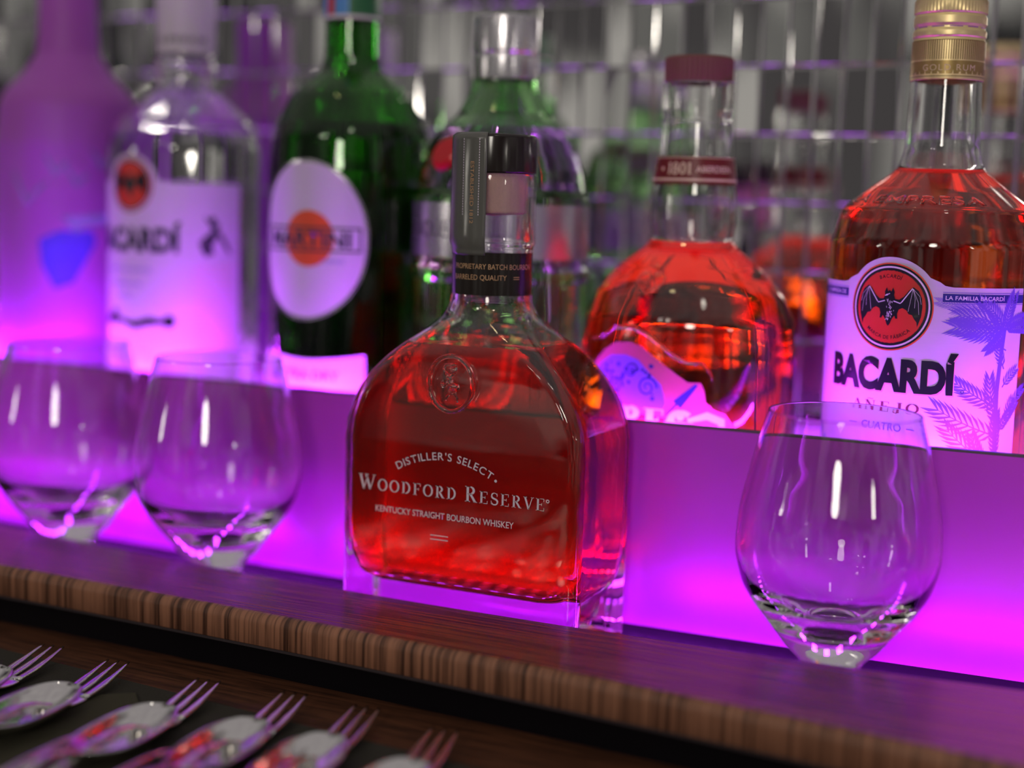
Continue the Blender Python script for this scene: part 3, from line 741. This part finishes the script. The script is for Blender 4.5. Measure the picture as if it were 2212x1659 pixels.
    mapped('cap_slots', join2d([rect2d(-55+9*q, -55+9*q+6.4, 0, .5) for q in range(12)]), on_cyl(17.15, 12, H(317.5), .05), mat('slot_violet', (.45, .12, .5), .4), cap, 2)
    return t
gold_rum()

# ------------------------------------------------------------------ white rum bottle (left)
def white_rum():
    t = empty('white_rum_bottle', (-276.2, 112, ZU), label='clear white rum bottle with red roundel label, between frosted bottle and green bottle', cat='bottle')
    H = lambda z: z-ZU; Rb = 48.8
    keys = [(0, 3), (38, 1.5, 8), (46, 0, 3), (Rb, 4, 4), (Rb, H(253), 16), (44, H(270), 8), (21, H(290), 8), (18.8, H(294), 4), (18.6, H(300), 2), (20.4, H(303), 1.5), (20.2, H(307), 1.5), (18.2, H(310), 2), (17.8, H(322)), (17.8, H(330))]
    o, i = shell_profiles(keys, 2.8, 9)
    bottle_shell(t, o, i, glass, clear_spirit, H(262), lname='rum')
    hw = 86*Rb*math.pi/180; rb = 21; cyv = 229.2-231.0; pts = []
    for i_ in range(31):
        a = R(8+(180-16)*i_/30); pts.append((rb*math.cos(a), cyv-2+rb*math.sin(a)))
    outline = [(-hw, -140), (hw, -140), (hw, 0), (rb+5, 0)]+[p for p in pts if p[1] > 1]+[(-rb-5, 0), (-hw, 0)]
    az = -6
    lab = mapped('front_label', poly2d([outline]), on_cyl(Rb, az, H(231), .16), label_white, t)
    roundel(lab, Rb, az, H(229), 17.2, detail=False)
    f = lambda off, z: on_cyl(Rb, az, H(z), off)
    mapped('brand_lettering', text2d('BACARDÍ', 13.6, 70, .048), f(.34, 188.4), ink_grey, lab, 3)
    L = [shift2d(text2d('CARTA BLANCA', 2.6, 40, .0), -4, -13), shift2d(text2d('SUPERIOR', 2.2, 26, .0), -4, -22), shift2d(text2d('RON', 2.2, 10, 0), -4, -29)]
    mapped('small_lettering', join2d(L), f(.3, 188.4), ink_violet, lab, 3)
    # seated figure emblem by the right edge
    E_ = [stroke2d([(52, -2), (50, 4), (53, 9), (56, 14), (57, 18)], [6, 7, 6, 4, 3]), stroke2d([(56, 14), (52, 18), (49, 22)], [2.5, 2, 1]), poly2d([circ(54, 20, 2.2, 16)]), stroke2d([(58, 12), (63, 4), (66, -1)], [3, 3, 1.5]), stroke2d([(48, 0), (46, 6), (50, 10)], 1.6)]
    mapped('figure_emblem', join2d(E_), f(.3, 188.4), ink_grey, lab, 3)
    D = [stroke2d([(-30, 0), (-20, 1.5), (-8, 1), (4, -1.5), (14, 1.5), (24, 1)], [6, 4.5, 2.5, 4.5, 5, 3]), poly2d([circ(27, 1.5, 4, 20)]), poly2d([circ(-16, 3, 5, 20)])]
    mapped('scroll_ornament', join2d(D), f(.3, 143.5), ink_black, lab, 3)
    mapped('side_lettering', join2d([rect2d(42, 68, -q, -q+.5) for q in np.arange(8, 62, 2.6)]), f(.3, 188), ink_pink, lab, 4)
    nb = lathe('neck_sleeve', fillet([(18.0, H(312)), (18.5, H(312), .2), (18.7, H(340)), (18.6, H(352), 1), (0, H(353))]), label_white, t)
    mapped('sleeve_lettering', text2d('SUPERIOR', 3.6, 34, .01), on_cyl(18.6, 30, H(318.5), .12), ink_grey, nb, 2)
    return t
white_rum()

# ------------------------------------------------------------------ vermouth bottle (green)
def vermouth_bottle():
    t = empty('vermouth_bottle', (-147, 104, ZU), label='dark green vermouth bottle with tilted-looking oval lilac label', cat='bottle')
    t['label'] = 'dark green vermouth bottle with large oval lilac label crossed by a name bar'
    H = lambda z: z-ZU; Rb = 49.0
    keys = [(0, 3), (38, 1.5, 8), (46, 0, 3), (Rb, 4, 4), (Rb, H(240), 30), (47, H(262), 30), (36, H(286), 22), (18.5, H(300), 7), (16.3, H(308), 6), (15.8, H(340))]
    o, i = shell_profiles(keys, 2.8, 9, seg=9)
    bottle_shell(t, o, i, green_glass, vermouth, H(268), lname='vermouth')
    az = 0
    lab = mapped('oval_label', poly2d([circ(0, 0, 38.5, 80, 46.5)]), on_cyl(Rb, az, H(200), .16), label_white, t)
    f = lambda off, z: on_cyl(Rb, az, H(z), off)
    mapped('label_rim', poly2d([circ(0, 0, 38.5, 80, 46.5), circ(0, 0, 36.8, 80, 44.8)]), f(.24, 200), silver, lab)
    mapped('red_disc', poly2d([circ(2, 1, 16.2)]), f(.24, 200), ink_orange, lab)
    mapped('name_bar', poly2d([[(-34, -7.2), (34, -7.2), (34, 7.2), (-34, 7.2)], [(-32.8, -6), (32.8, -6), (32.8, 6), (-32.8, 6)]]), f(.36, 200.6), ink_grey, lab)
    mapped('brand_lettering', text2d('MARTINI', 8.6, 56, .03), f(.36, 196.3), ink_grey, lab)
    mapped('small_lettering', text2d('TORINO', 2.2, 14, 0), f(.3, 188) and (lambda u, v: on_cyl(Rb, az+20, H(187), .3)(u, v)), ink_violet, lab)
    n = 24; P = [(-37+74*q/n, 9.5-3.0*math.cos(math.pi*(q/n-.5)*1.0)+2) for q in range(n+1)]+[(37-74*q/n, -11+1.0*math.cos(math.pi*(q/n-.5))) for q in range(n+1)]
    tg = mapped('lower_label', poly2d([P]), f(.16, 122.5), label_white, t)
    mapped('lower_lettering', text2d('EXTRA DRY', 5.2, 44, .02), f(.34, 119.0), ink_navy, tg)
    nb = lathe('neck_band', [(16.0, H(329.5)), (16.9, H(329.5)), (16.9, H(350)), (16.0, H(350))], green_band, t, close=True)
    f = lambda off, z: on_cyl(16.9, 5, H(z), off)
    mapped('neck_band_stripes', join2d([rect2d(-16, -9.5, 2.0, 20), rect2d(-3.5, 5.5, 2.0, 20)]), f(.1, 329.5), blue_print, nb)
    mapped('neck_band_red', rect2d(-9.5, -4.0, 2.0, 20), f(.1, 329.5), ink_red, nb)
    mapped('neck_band_rim', rect2d(-50, 50, 0, 2.0), f(.12, 329.3), print_white, nb)
    return t
vermouth_bottle()

# ------------------------------------------------------------------ gin bottle (pale green, silver band)
def gin_bottle():
    t = empty('gin_bottle', (-45, 104, ZU), label='pale green gin bottle with silver cap and silver band behind the bourbon bottle', cat='bottle')
    H = lambda z: z-ZU; Rb = 50.2
    keys = [(0, 3), (38, 1.5, 8), (46, 0, 3), (Rb, 4, 3), (Rb, H(180), 1.5), (51.8, H(183), 1.5), (51.8, H(187), 1.5), (50.6, H(190), 1), (50.6, H(228), 3), (48.5, H(232), 3), (46.8, H(243), 10), (40, H(262), 14), (27, H(274), 12), (19.5, H(288), 12), (17.6, H(300))]
    o, i = shell_profiles(keys, 2.6, 9, seg=8)
    bottle_shell(t, o, i, pale_green_glass, clear_spirit, H(266), n=128, lname='gin', rmod=lambda r, z, a: r+(.7*abs(math.cos(9*a)) if z < H(178) and r > 49.5 else 0))
    b = lathe('silver_band', [(50.65, H(194)), (50.9, H(194)), (50.9, H(224)), (50.65, H(224))], silver, t, close=True)
    mapped('band_lettering', text2d('TANQUERAY', 9, 64, .0), on_cyl(50.9, -22, H(205), .14), silver_dark, b, 3)
    s = lathe('wax_seal', fillet([(0, 3.0), (7.8, 3.0, 1.2), (10.2, .6, .6), (10.4, -1.5), (0, -1.5)]), red_seal, t, n=40)
    a = R(-20); s.location = Vector((43.6*math.sin(a), -43.6*math.cos(a), H(251)))*S; s.rotation_euler = (R(62), 0, a)
    for q in ((-3, 2), (2.6, 3.2), (0, -3.4)):
        pass
    lathe('screw_cap', fillet([(17.8, H(294)), (18.8, H(294), .3), (19.2, H(306), .6), (18.4, H(307), .3), (18.4, H(308), .3), (19.2, H(309), .6), (19.3, H(329), 1.4), (0, H(330.5))]), silver, t)
    return t
gin_bottle()

# ------------------------------------------------------------------ blended whisky bottle
def whisky_bottle():
    t = empty('whisky_bottle', (70.5, 104, ZU), label='round shouldered amber whisky bottle with ribbed maroon cap and maroon neck band', cat='bottle')
    H = lambda z: z-ZU; Rb = 59.3; ry = .84
    keys = [(0, 3), (44, 1.5, 8), (54, 0, 3), (Rb, 5, 5), (Rb, H(148), 40), (57.5, H(166), 22), (51, H(180), 22), (40, H(192.5), 20), (26, H(203), 9), (22.2, H(208), 5), (23.6, H(218), 12), (23.2, H(232), 10), (20.4, H(252), 12), (19.6, H(270), 3), (18.6, H(273), 2), (19.6, H(277), 2), (19.9, H(291), 1), (18.5, H(292.5)), (18.4, H(293))]
    o, i = shell_profiles(keys, 3.0, 10, seg=8)
    bottle_shell(t, o, i, glass, whisky, H(206.5), ry=ry, n=112, lname='whisky')
    lathe('ribbed_cap', fillet([(18.0, H(291.5)), (18.2, H(291.5), .3), (18.3, H(305), 1.8), (0, H(306.5))]), maroon, t, n=144, rmod=lambda r, z, a: r+(.28*math.cos(48*a) if r > 17.5 else 0))
    # the band wraps the tapering neck
    def nb(u, v, off=0.):
        r = 21.0+.30+off+(251-v)*.145; a = u/21.5; return (r*math.sin(a), -r*(ry if False else .86)*math.cos(a)-(0), H(v))
    band = mapped('neck_band', rect2d(-66, 66, 237.5, 252), lambda u, v: nb(u, v), maroon_band, t, 2.5)
    mapped('neck_band_line', join2d([rect2d(-66, 66, 239.2, 240.4), rect2d(-66, 66, 251.2, 251.6)]), lambda u, v: nb(u, v, .12), print_cream, band, 2.5)
    mapped('neck_band_lettering', join2d([shift2d(serif2d('1801', 6.2, 13.5, .2, .10, .1), -2.5, 242.6), shift2d(text2d('ABERDEEN', 3.2, 21, .02), 17, 243.8), poly2d([circ(-13, 245.4, 1.0, 16)])]), lambda u, v: nb(u, v, .14), print_cream, band, 2)
    f = lambda off, z: on_cyl(Rb, 0, H(z), off, ry)
    # crested label
    P = [(-44, -48), (58, -48), (52, -41), (47, -36), (41, -30), (38, -26), (32, -24), (27, -20), (26, -14), (24, -10), (17, -10), (8, -4), (0, 1), (-8, 7), (-16, 9), (-26, 8), (-34, 3), (-44, -6)]
    lab = mapped('crest_label', poly2d([P]), f(.18, 145.5), mat('label_rose', (.42, .09, .16), .42), t)
    G = [(-42, -22), (4, -27), (6, -22), (3, -12), (-4, -6), (-10, 0), (-18, 2), (-28, 1), (-36, -4), (-42, -10)]
    mapped('crest_ground', poly2d([G]), f(.26, 145.5), ink_violet, lab)
    L = []
    for cx_, cz_, r0 in ((-4.5, -14, 5.6), (-24, -15, 5), (-14, -6, 4.2)):
        L.append(stroke2d([(cx_+r0*(1-q/30)*math.cos(q*.42), cz_+r0*(1-q/30)*math.sin(q*.42)) for q in range(26)], 1.2, .5))
    for q in range(26):
        rnd = random.Random(q); L.append(poly2d([circ(rnd.uniform(-36, 0), rnd.uniform(-20, -2), rnd.uniform(.6, 1.4), 10)]))
    mapped('crest_scrolls', join2d(L), f(.34, 145.5), ink_navy, lab)
    mapped('crest_arrow', join2d([stroke2d([(6, -28), (18, -15)], [1.2, 1.0]), stroke2d([(12, -22), (22, -11)], [5.5, 1.5])]), f(.34, 145.5), ink_navy, lab)
    mapped('name_ribbon', poly2d([[(-44, -48), (22, -48), (22, -34), (6, -29.5), (-44, -24.5)]]), f(.30, 145.5), mat('label_red', (.50, .004, .012), .4), lab)
    mapped('ribbon_scroll', join2d([stroke2d([(6, -32), (16, -34), (26, -38), (34, -44), (44, -48)], [3, 6, 9, 8, 4]), stroke2d([(18, -30), (28, -27), (36, -30), (36, -37), (32, -42)], [2, 4, 4.4, 4, 5]), poly2d([circ(14, -28, 2.2, 14)])]), f(.38, 145.5), print_white, lab)
    mapped('ribbon_lettering', shift2d(serif2d('REG', 12, 40, .26, .12, .12), 1, 0), f(.46, 108.5), print_white, lab)
    tr_ = stroke2d([(-46, 8), (-36, 10), (-26, 16), (-14, 17), (-4, 13), (8, 4), (16, 0), (24, 0), (29, -5), (30, -9)], [1.3, 1.5, 1.9, 2.1, 1.8, 1.8, 1.4, 1.2, 1.2, 1.0])
    e_ = mapped('glass_ridge', tr_, f(.1, 145.5), emboss_glass, t, 3); md = e_.modifiers.new('s', 'SOLIDIFY'); md.thickness = .0012; md.offset = 0
    # embossed heart crest on the shoulder
    ht = []
    for q in range(41):
        a = 2*math.pi*q/40; ht.append((.62*16*math.sin(a)**3, .62*(13*math.cos(a)-5*math.cos(2*a)-2*math.cos(3*a)-math.cos(4*a))))
    def sh(u, v):
        z = 185.5+v; r = float(np.interp(z, [166, 180, 192.5, 203], [57.5, 51, 40, 27]))-.4; a = R(-12)+u/48
        return (r*math.sin(a), -r*ry*math.cos(a), H(z))
    hh = mapped('embossed_heart', join2d([stroke2d([(x*.85, y*.65) for x, y in ht], 1.3), stroke2d([(-4, -2), (0, 3), (4, -2), (0, -4), (-4, -2)], 1.1), stroke2d([(-1.5, 7), (0, 9.5), (1.5, 7)], 1)]), sh, emboss_glass, t, 2.5)
    md = hh.modifiers.new('s', 'SOLIDIFY'); md.thickness = .0012; md.offset = 0
    return t
whisky_bottle()

# ------------------------------------------------------------------ frosted bottle (far left)
def frosted_bottle():
    t = empty('vodka_bottle', (-377, 116, ZU), label='frosted glass bottle glowing purple at the far left edge', cat='bottle')
    H = lambda z: z-ZU; Rb = 47.5
    keys = [(0, 3), (38, 1.5, 8), (44, 0, 3), (Rb, 5, 5), (Rb, H(255), 26), (44.5, H(285), 22), (30, H(300), 16), (20.6, H(314), 12), (19.2, H(335)), (18.8, H(360))]
    o, i = shell_profiles(keys, 3.0, 10, seg=9)
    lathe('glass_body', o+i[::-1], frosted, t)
    lathe('spirit', [(0, 10), (40, 10), (Rb-3.3, 14), (Rb-3.3, H(230)), (0, H(230))], clear_spirit, t)
    def f(u, v, off=.25): return on_cyl(Rb, 0, H(0), off)(u, v)
    L = []
    k_ = Rb*math.pi/180
    for az, z, s_ in ((9, 218, 1.5), (32, 236, .9), (48, 229, .8), (67, 241, .8)):
        u = az*k_; L.append(stroke2d([(u-8*s_, z+12*s_), (u, z-2*s_), (u+4*s_, z+3*s_), (u+9*s_, z+8*s_)], [1.2, 3.0, 2.4, .8]))
    mapped('bird_artwork', join2d(L), f, ink_violet_pale, t, 3)
    mapped('blue_artwork', poly2d([[(34*k_, 198), (60*k_, 198), (62*k_, 190), (44*k_, 164), (30*k_, 160), (20*k_, 176), (18*k_, 192)]]), f, mat('ink_blue', (.10, .05, .75), .5), t, 3)
    mapped('wing_artwork', poly2d([[(36*k_, 207), (75*k_, 210), (72*k_, 203), (52*k_, 200), (46*k_, 196)]]), lambda u, v: f(u, v, .35), ink_violet_pale, t, 3)
    return t
frosted_bottle()

# ================================================================== stemless glasses
def tumbler(name='stemless_glass'):
    t = empty(name, (0, 0, 0))
    k_ = [(13.6, 0), (13.9, 2), (12.9, 8), (13.6, 14.6), (21, 23.4), (29.3, 34), (37.6, 44.6), (43.2, 55), (46.2, 70), (45.2, 86), (42.2, 101), (39.0, 115), (35.4, 128), (34.3, 132.3)]
    o = pchip([(z, r) for r, z in k_], 5)
    outer = [(0, .8), (12.4, .2)]+[(r, z) for z, r in o]
    ki = [(0.001, 32.6), (10, 33.2), (20, 36.6), (29, 42.0), (36.5, 48.8), (42.0, 57), (44.9, 70), (44.0, 86), (41.1, 101), (38.0, 115), (34.4, 128), (33.3, 132.3)]
    inner = [(0, 32.6)]+[(r, z) for z, r in pchip([(z+q*1e-3, r) for q, (r, z) in enumerate(ki)], 4)]
    rim = [(33.8+.55*math.cos(a), 132.3+.55*math.sin(a)) for a in (.5, 1.2, 1.57, 2.0, 2.7)]
    lathe('bowl', outer+rim+inner[::-1], tumbler_glass, t, n=128, auto=60)
    return t
g0 = tumbler(); g0.location = Vector((182.5, -5, ZL))*S
tag(g0, 'clear stemless glass at right in front of the gold rum bottle', 'glass', 'stemless glasses on the ledge')
def clone(o, loc, rz=None, parent=None):
    c = o.copy(); COL.objects.link(c)
    if parent: c.parent = parent
    if loc: c.location = Vector(loc)*S
    if rz is not None: c.rotation_euler = (0, 0, rz)
    for ch in [q for q in bpy.data.objects if q.parent == o]: clone(ch, None, None, c)
    return c
g1 = clone(g0, (-163, -5, ZL)); g1['label'] = 'clear stemless glass left of the bourbon bottle, the nearer of the two left glasses'
g2 = clone(g0, (-274, 0, ZL)); g2['label'] = 'clear stemless glass at the left edge in front of the frosted bottle'

# ================================================================== cutlery
def loftpath(rows, n=14):
    """rows: centre (x,y,z), half width, half thickness -> closed loft"""
    V, Fc = [], []
    for (x, y, z, hw_, ht) in rows:
        for i in range(n):
            a = 2*math.pi*i/n; c_, s_ = math.cos(a), math.sin(a)
            V.append((x+hw_*math.copysign(abs(c_)**.75, c_), y, z+ht*math.copysign(abs(s_)**.75, s_)))
    for j in range(len(rows)-1):
        for i in range(n): Fc.append((j*n+i, j*n+(i+1) % n, (j+1)*n+(i+1) % n, (j+1)*n+i))
    Fc += [tuple(range(n))[::-1], tuple(range((len(rows)-1)*n, len(rows)*n))]
    return V, Fc
def make_fork():
    t = empty('dessert_fork', (0, 0, 0))
    for sx_ in (-1, 0, 1):
        rows = []
        for q in range(13):
            s_ = q/12; y = -38*s_; w_ = .45+1.65*min(1, s_*1.7); x = sx_*(5.6+.5*math.sin(s_*3)) ; z = 6.6-5.2*math.sin(s_*math.pi/2*.9)+.0
            rows.append((x, y, z, w_, .35+.55*min(1, s_*2)))
        recalc(mesh('tine', *loftpath(rows, 12), chrome, t))
    rows = [(0, -34.5, 1.5, 7.2, .7), (0, -37, 1.1, 7.6, .9), (0, -40, .7, 7.7, 1.), (0, -47, 1.0, 7.0, 1.1), (0, -54, 2.4, 5.0, 1.3), (0, -60, 4.5, 3.0, 1.4), (0, -68, 7.2, 2.2, 1.5), (0, -85, 9.4, 2.4, 1.5), (0, -110, 8.2, 3.2, 1.4), (0, -140, 4.8, 4.6, 1.3), (0, -165, 1.6, 5.6, 1.2), (0, -172, 1.2, 4.6, 1.1), (0, -175, 1.1, 2, .8)]
    V, Fc = loftpath([tuple(r) for r in pchipr(rows)], 20)
    recalc(mesh('handle', V, Fc, chrome, t))
    return t
def pchipr(rows):
    K = [(-r[1], r[0], r[2], r[3], r[4]) for r in rows]
    return [(b, -a, c, d, e_) for a, b, c, d, e_ in pchip(K, 4)]
def make_spoon():
    t = empty('dessert_spoon', (0, 0, 0))
    nl, nw = 36, 24; V, Fc = [], []; L = 68.0
    def hw_(s_): return 14.6*(max(0, 1-abs(2*(s_**.88)-1)**2.35))**.56+.3
    for i in range(nl+1):
        s_ = i/nl
        for j in range(nw+1):
            q = 2*j/nw-1; w_ = hw_(s_); prof = math.sin(math.pi*min(1, max(0, s_*.96+.02)))**.75
            zrim = 7.4+1.6*(s_-.25)**2*2+(3.0*max(0, s_-.8)*5 if s_ > .8 else 0)*.5
            V.append((q*w_, -L*s_, zrim-8.2*prof*(1-q*q)**.85))
    for i in range(nl):
        for j in range(nw): Fc.append((i*(nw+1)+j, i*(nw+1)+j+1, (i+1)*(nw+1)+j+1, (i+1)*(nw+1)+j))
    b = mesh('bowl', V, Fc, chrome, t)
    bm = bmesh.new(); bm.from_mesh(b.data)
    if sum(f.normal.z for f in bm.faces) < 0: bmesh.ops.reverse_faces(bm, faces=bm.faces)
    bm.to_mesh(b.data); bm.free()
    md = b.modifiers.new('s', 'SOLIDIFY'); md.thickness = .0012; md.offset = 0
    rows = [(0, -63, 8.6, 4.5, .8), (0, -68, 10.0, 3.2, 1.4), (0, -75, 12.4, 2.4, 1.7), (0, -88, 14.6, 2.6, 1.7), (0, -115, 12.6, 3.6, 1.5), (0, -145, 7.4, 5.2, 1.3), (0, -165, 4.0, 6.0, 1.2), (0, -171, 3.4, 5.0, 1.1), (0, -175, 3.2, 2.2, .8)]
    recalc(mesh('handle', *loftpath(pchipr(rows), 18), chrome, t))
    return t
def make_knife():
    t = empty('table_knife', (0, 0, 0))
    rows = [(0, 0, 6.2, .3, .4), (0, -4, 6.0, .9, 1.8), (0, -12, 5.8, 1.3, 3.4), (0, -26, 5.7, 1.8, 4.8), (0, -45, 5.7, 2.0, 5.5), (0, -75, 5.7, 2.0, 5.5), (0, -95, 5.4, 2.0, 4.4)]
    recalc(mesh('blade', *loftpath(pchipr(rows), 16), chrome, t))
    rows = [(0, -92, 4.2, 2.4, 3.4), (0, -100, 4.2, 3.2, 4.2), (0, -150, 4.2, 3.6, 4.6), (0, -185, 4.2, 3.4, 4.4), (0, -190, 4.2, 2, 3)]
    recalc(mesh('handle', *loftpath(pchipr(rows), 16), chrome, t))
    return t
fork0, spoon0, knife0 = make_fork(), make_spoon(), make_knife()
HD = R(8)                                  # tines point up and to the left
tips = [(-173.5, -123.8), (-130.5, -126.8), (-76.7, -127.7), (-32.5, -122.7), (4.8, -121.9), (47.7, -129.3)]
words = ['leftmost', 'second from left', 'third from left', 'fourth from left', 'second from right', 'rightmost']
for i, (x, y) in enumerate(tips):
    f_ = fork0 if i == 0 else clone(fork0, (0, 0, 0)); f_.location = Vector((x, y, -4.3))*S; f_.rotation_euler = (0, 0, HD)
    tag(f_, 'three-tined steel fork under a spoon, %s of the six forks' % words[i], 'fork', 'row of forks in front of the counter')
    s_ = spoon0 if i == 0 else clone(spoon0, (0, 0, 0)); s_.location = Vector((x+8, y-42, -2.0))*S; s_.rotation_euler = (0, 0, HD)
    tag(s_, 'steel dessert spoon lying across a fork, %s of the six spoons' % words[i], 'spoon', 'row of spoons in front of the counter')
for i, (x, y) in enumerate([(-119, -200), (-79, -205), (-38.5, -203.8)]):
    k_ = knife0 if i == 0 else clone(knife0, (0, 0, 0)); k_.location = Vector((x, y, -4.4))*S; k_.rotation_euler = (0, 0, R(6))
    tag(k_, 'narrow steel knife on edge between spoons, %s of three' % ('leftmost', 'middle', 'rightmost')[i], 'knife', 'knives between the spoons')
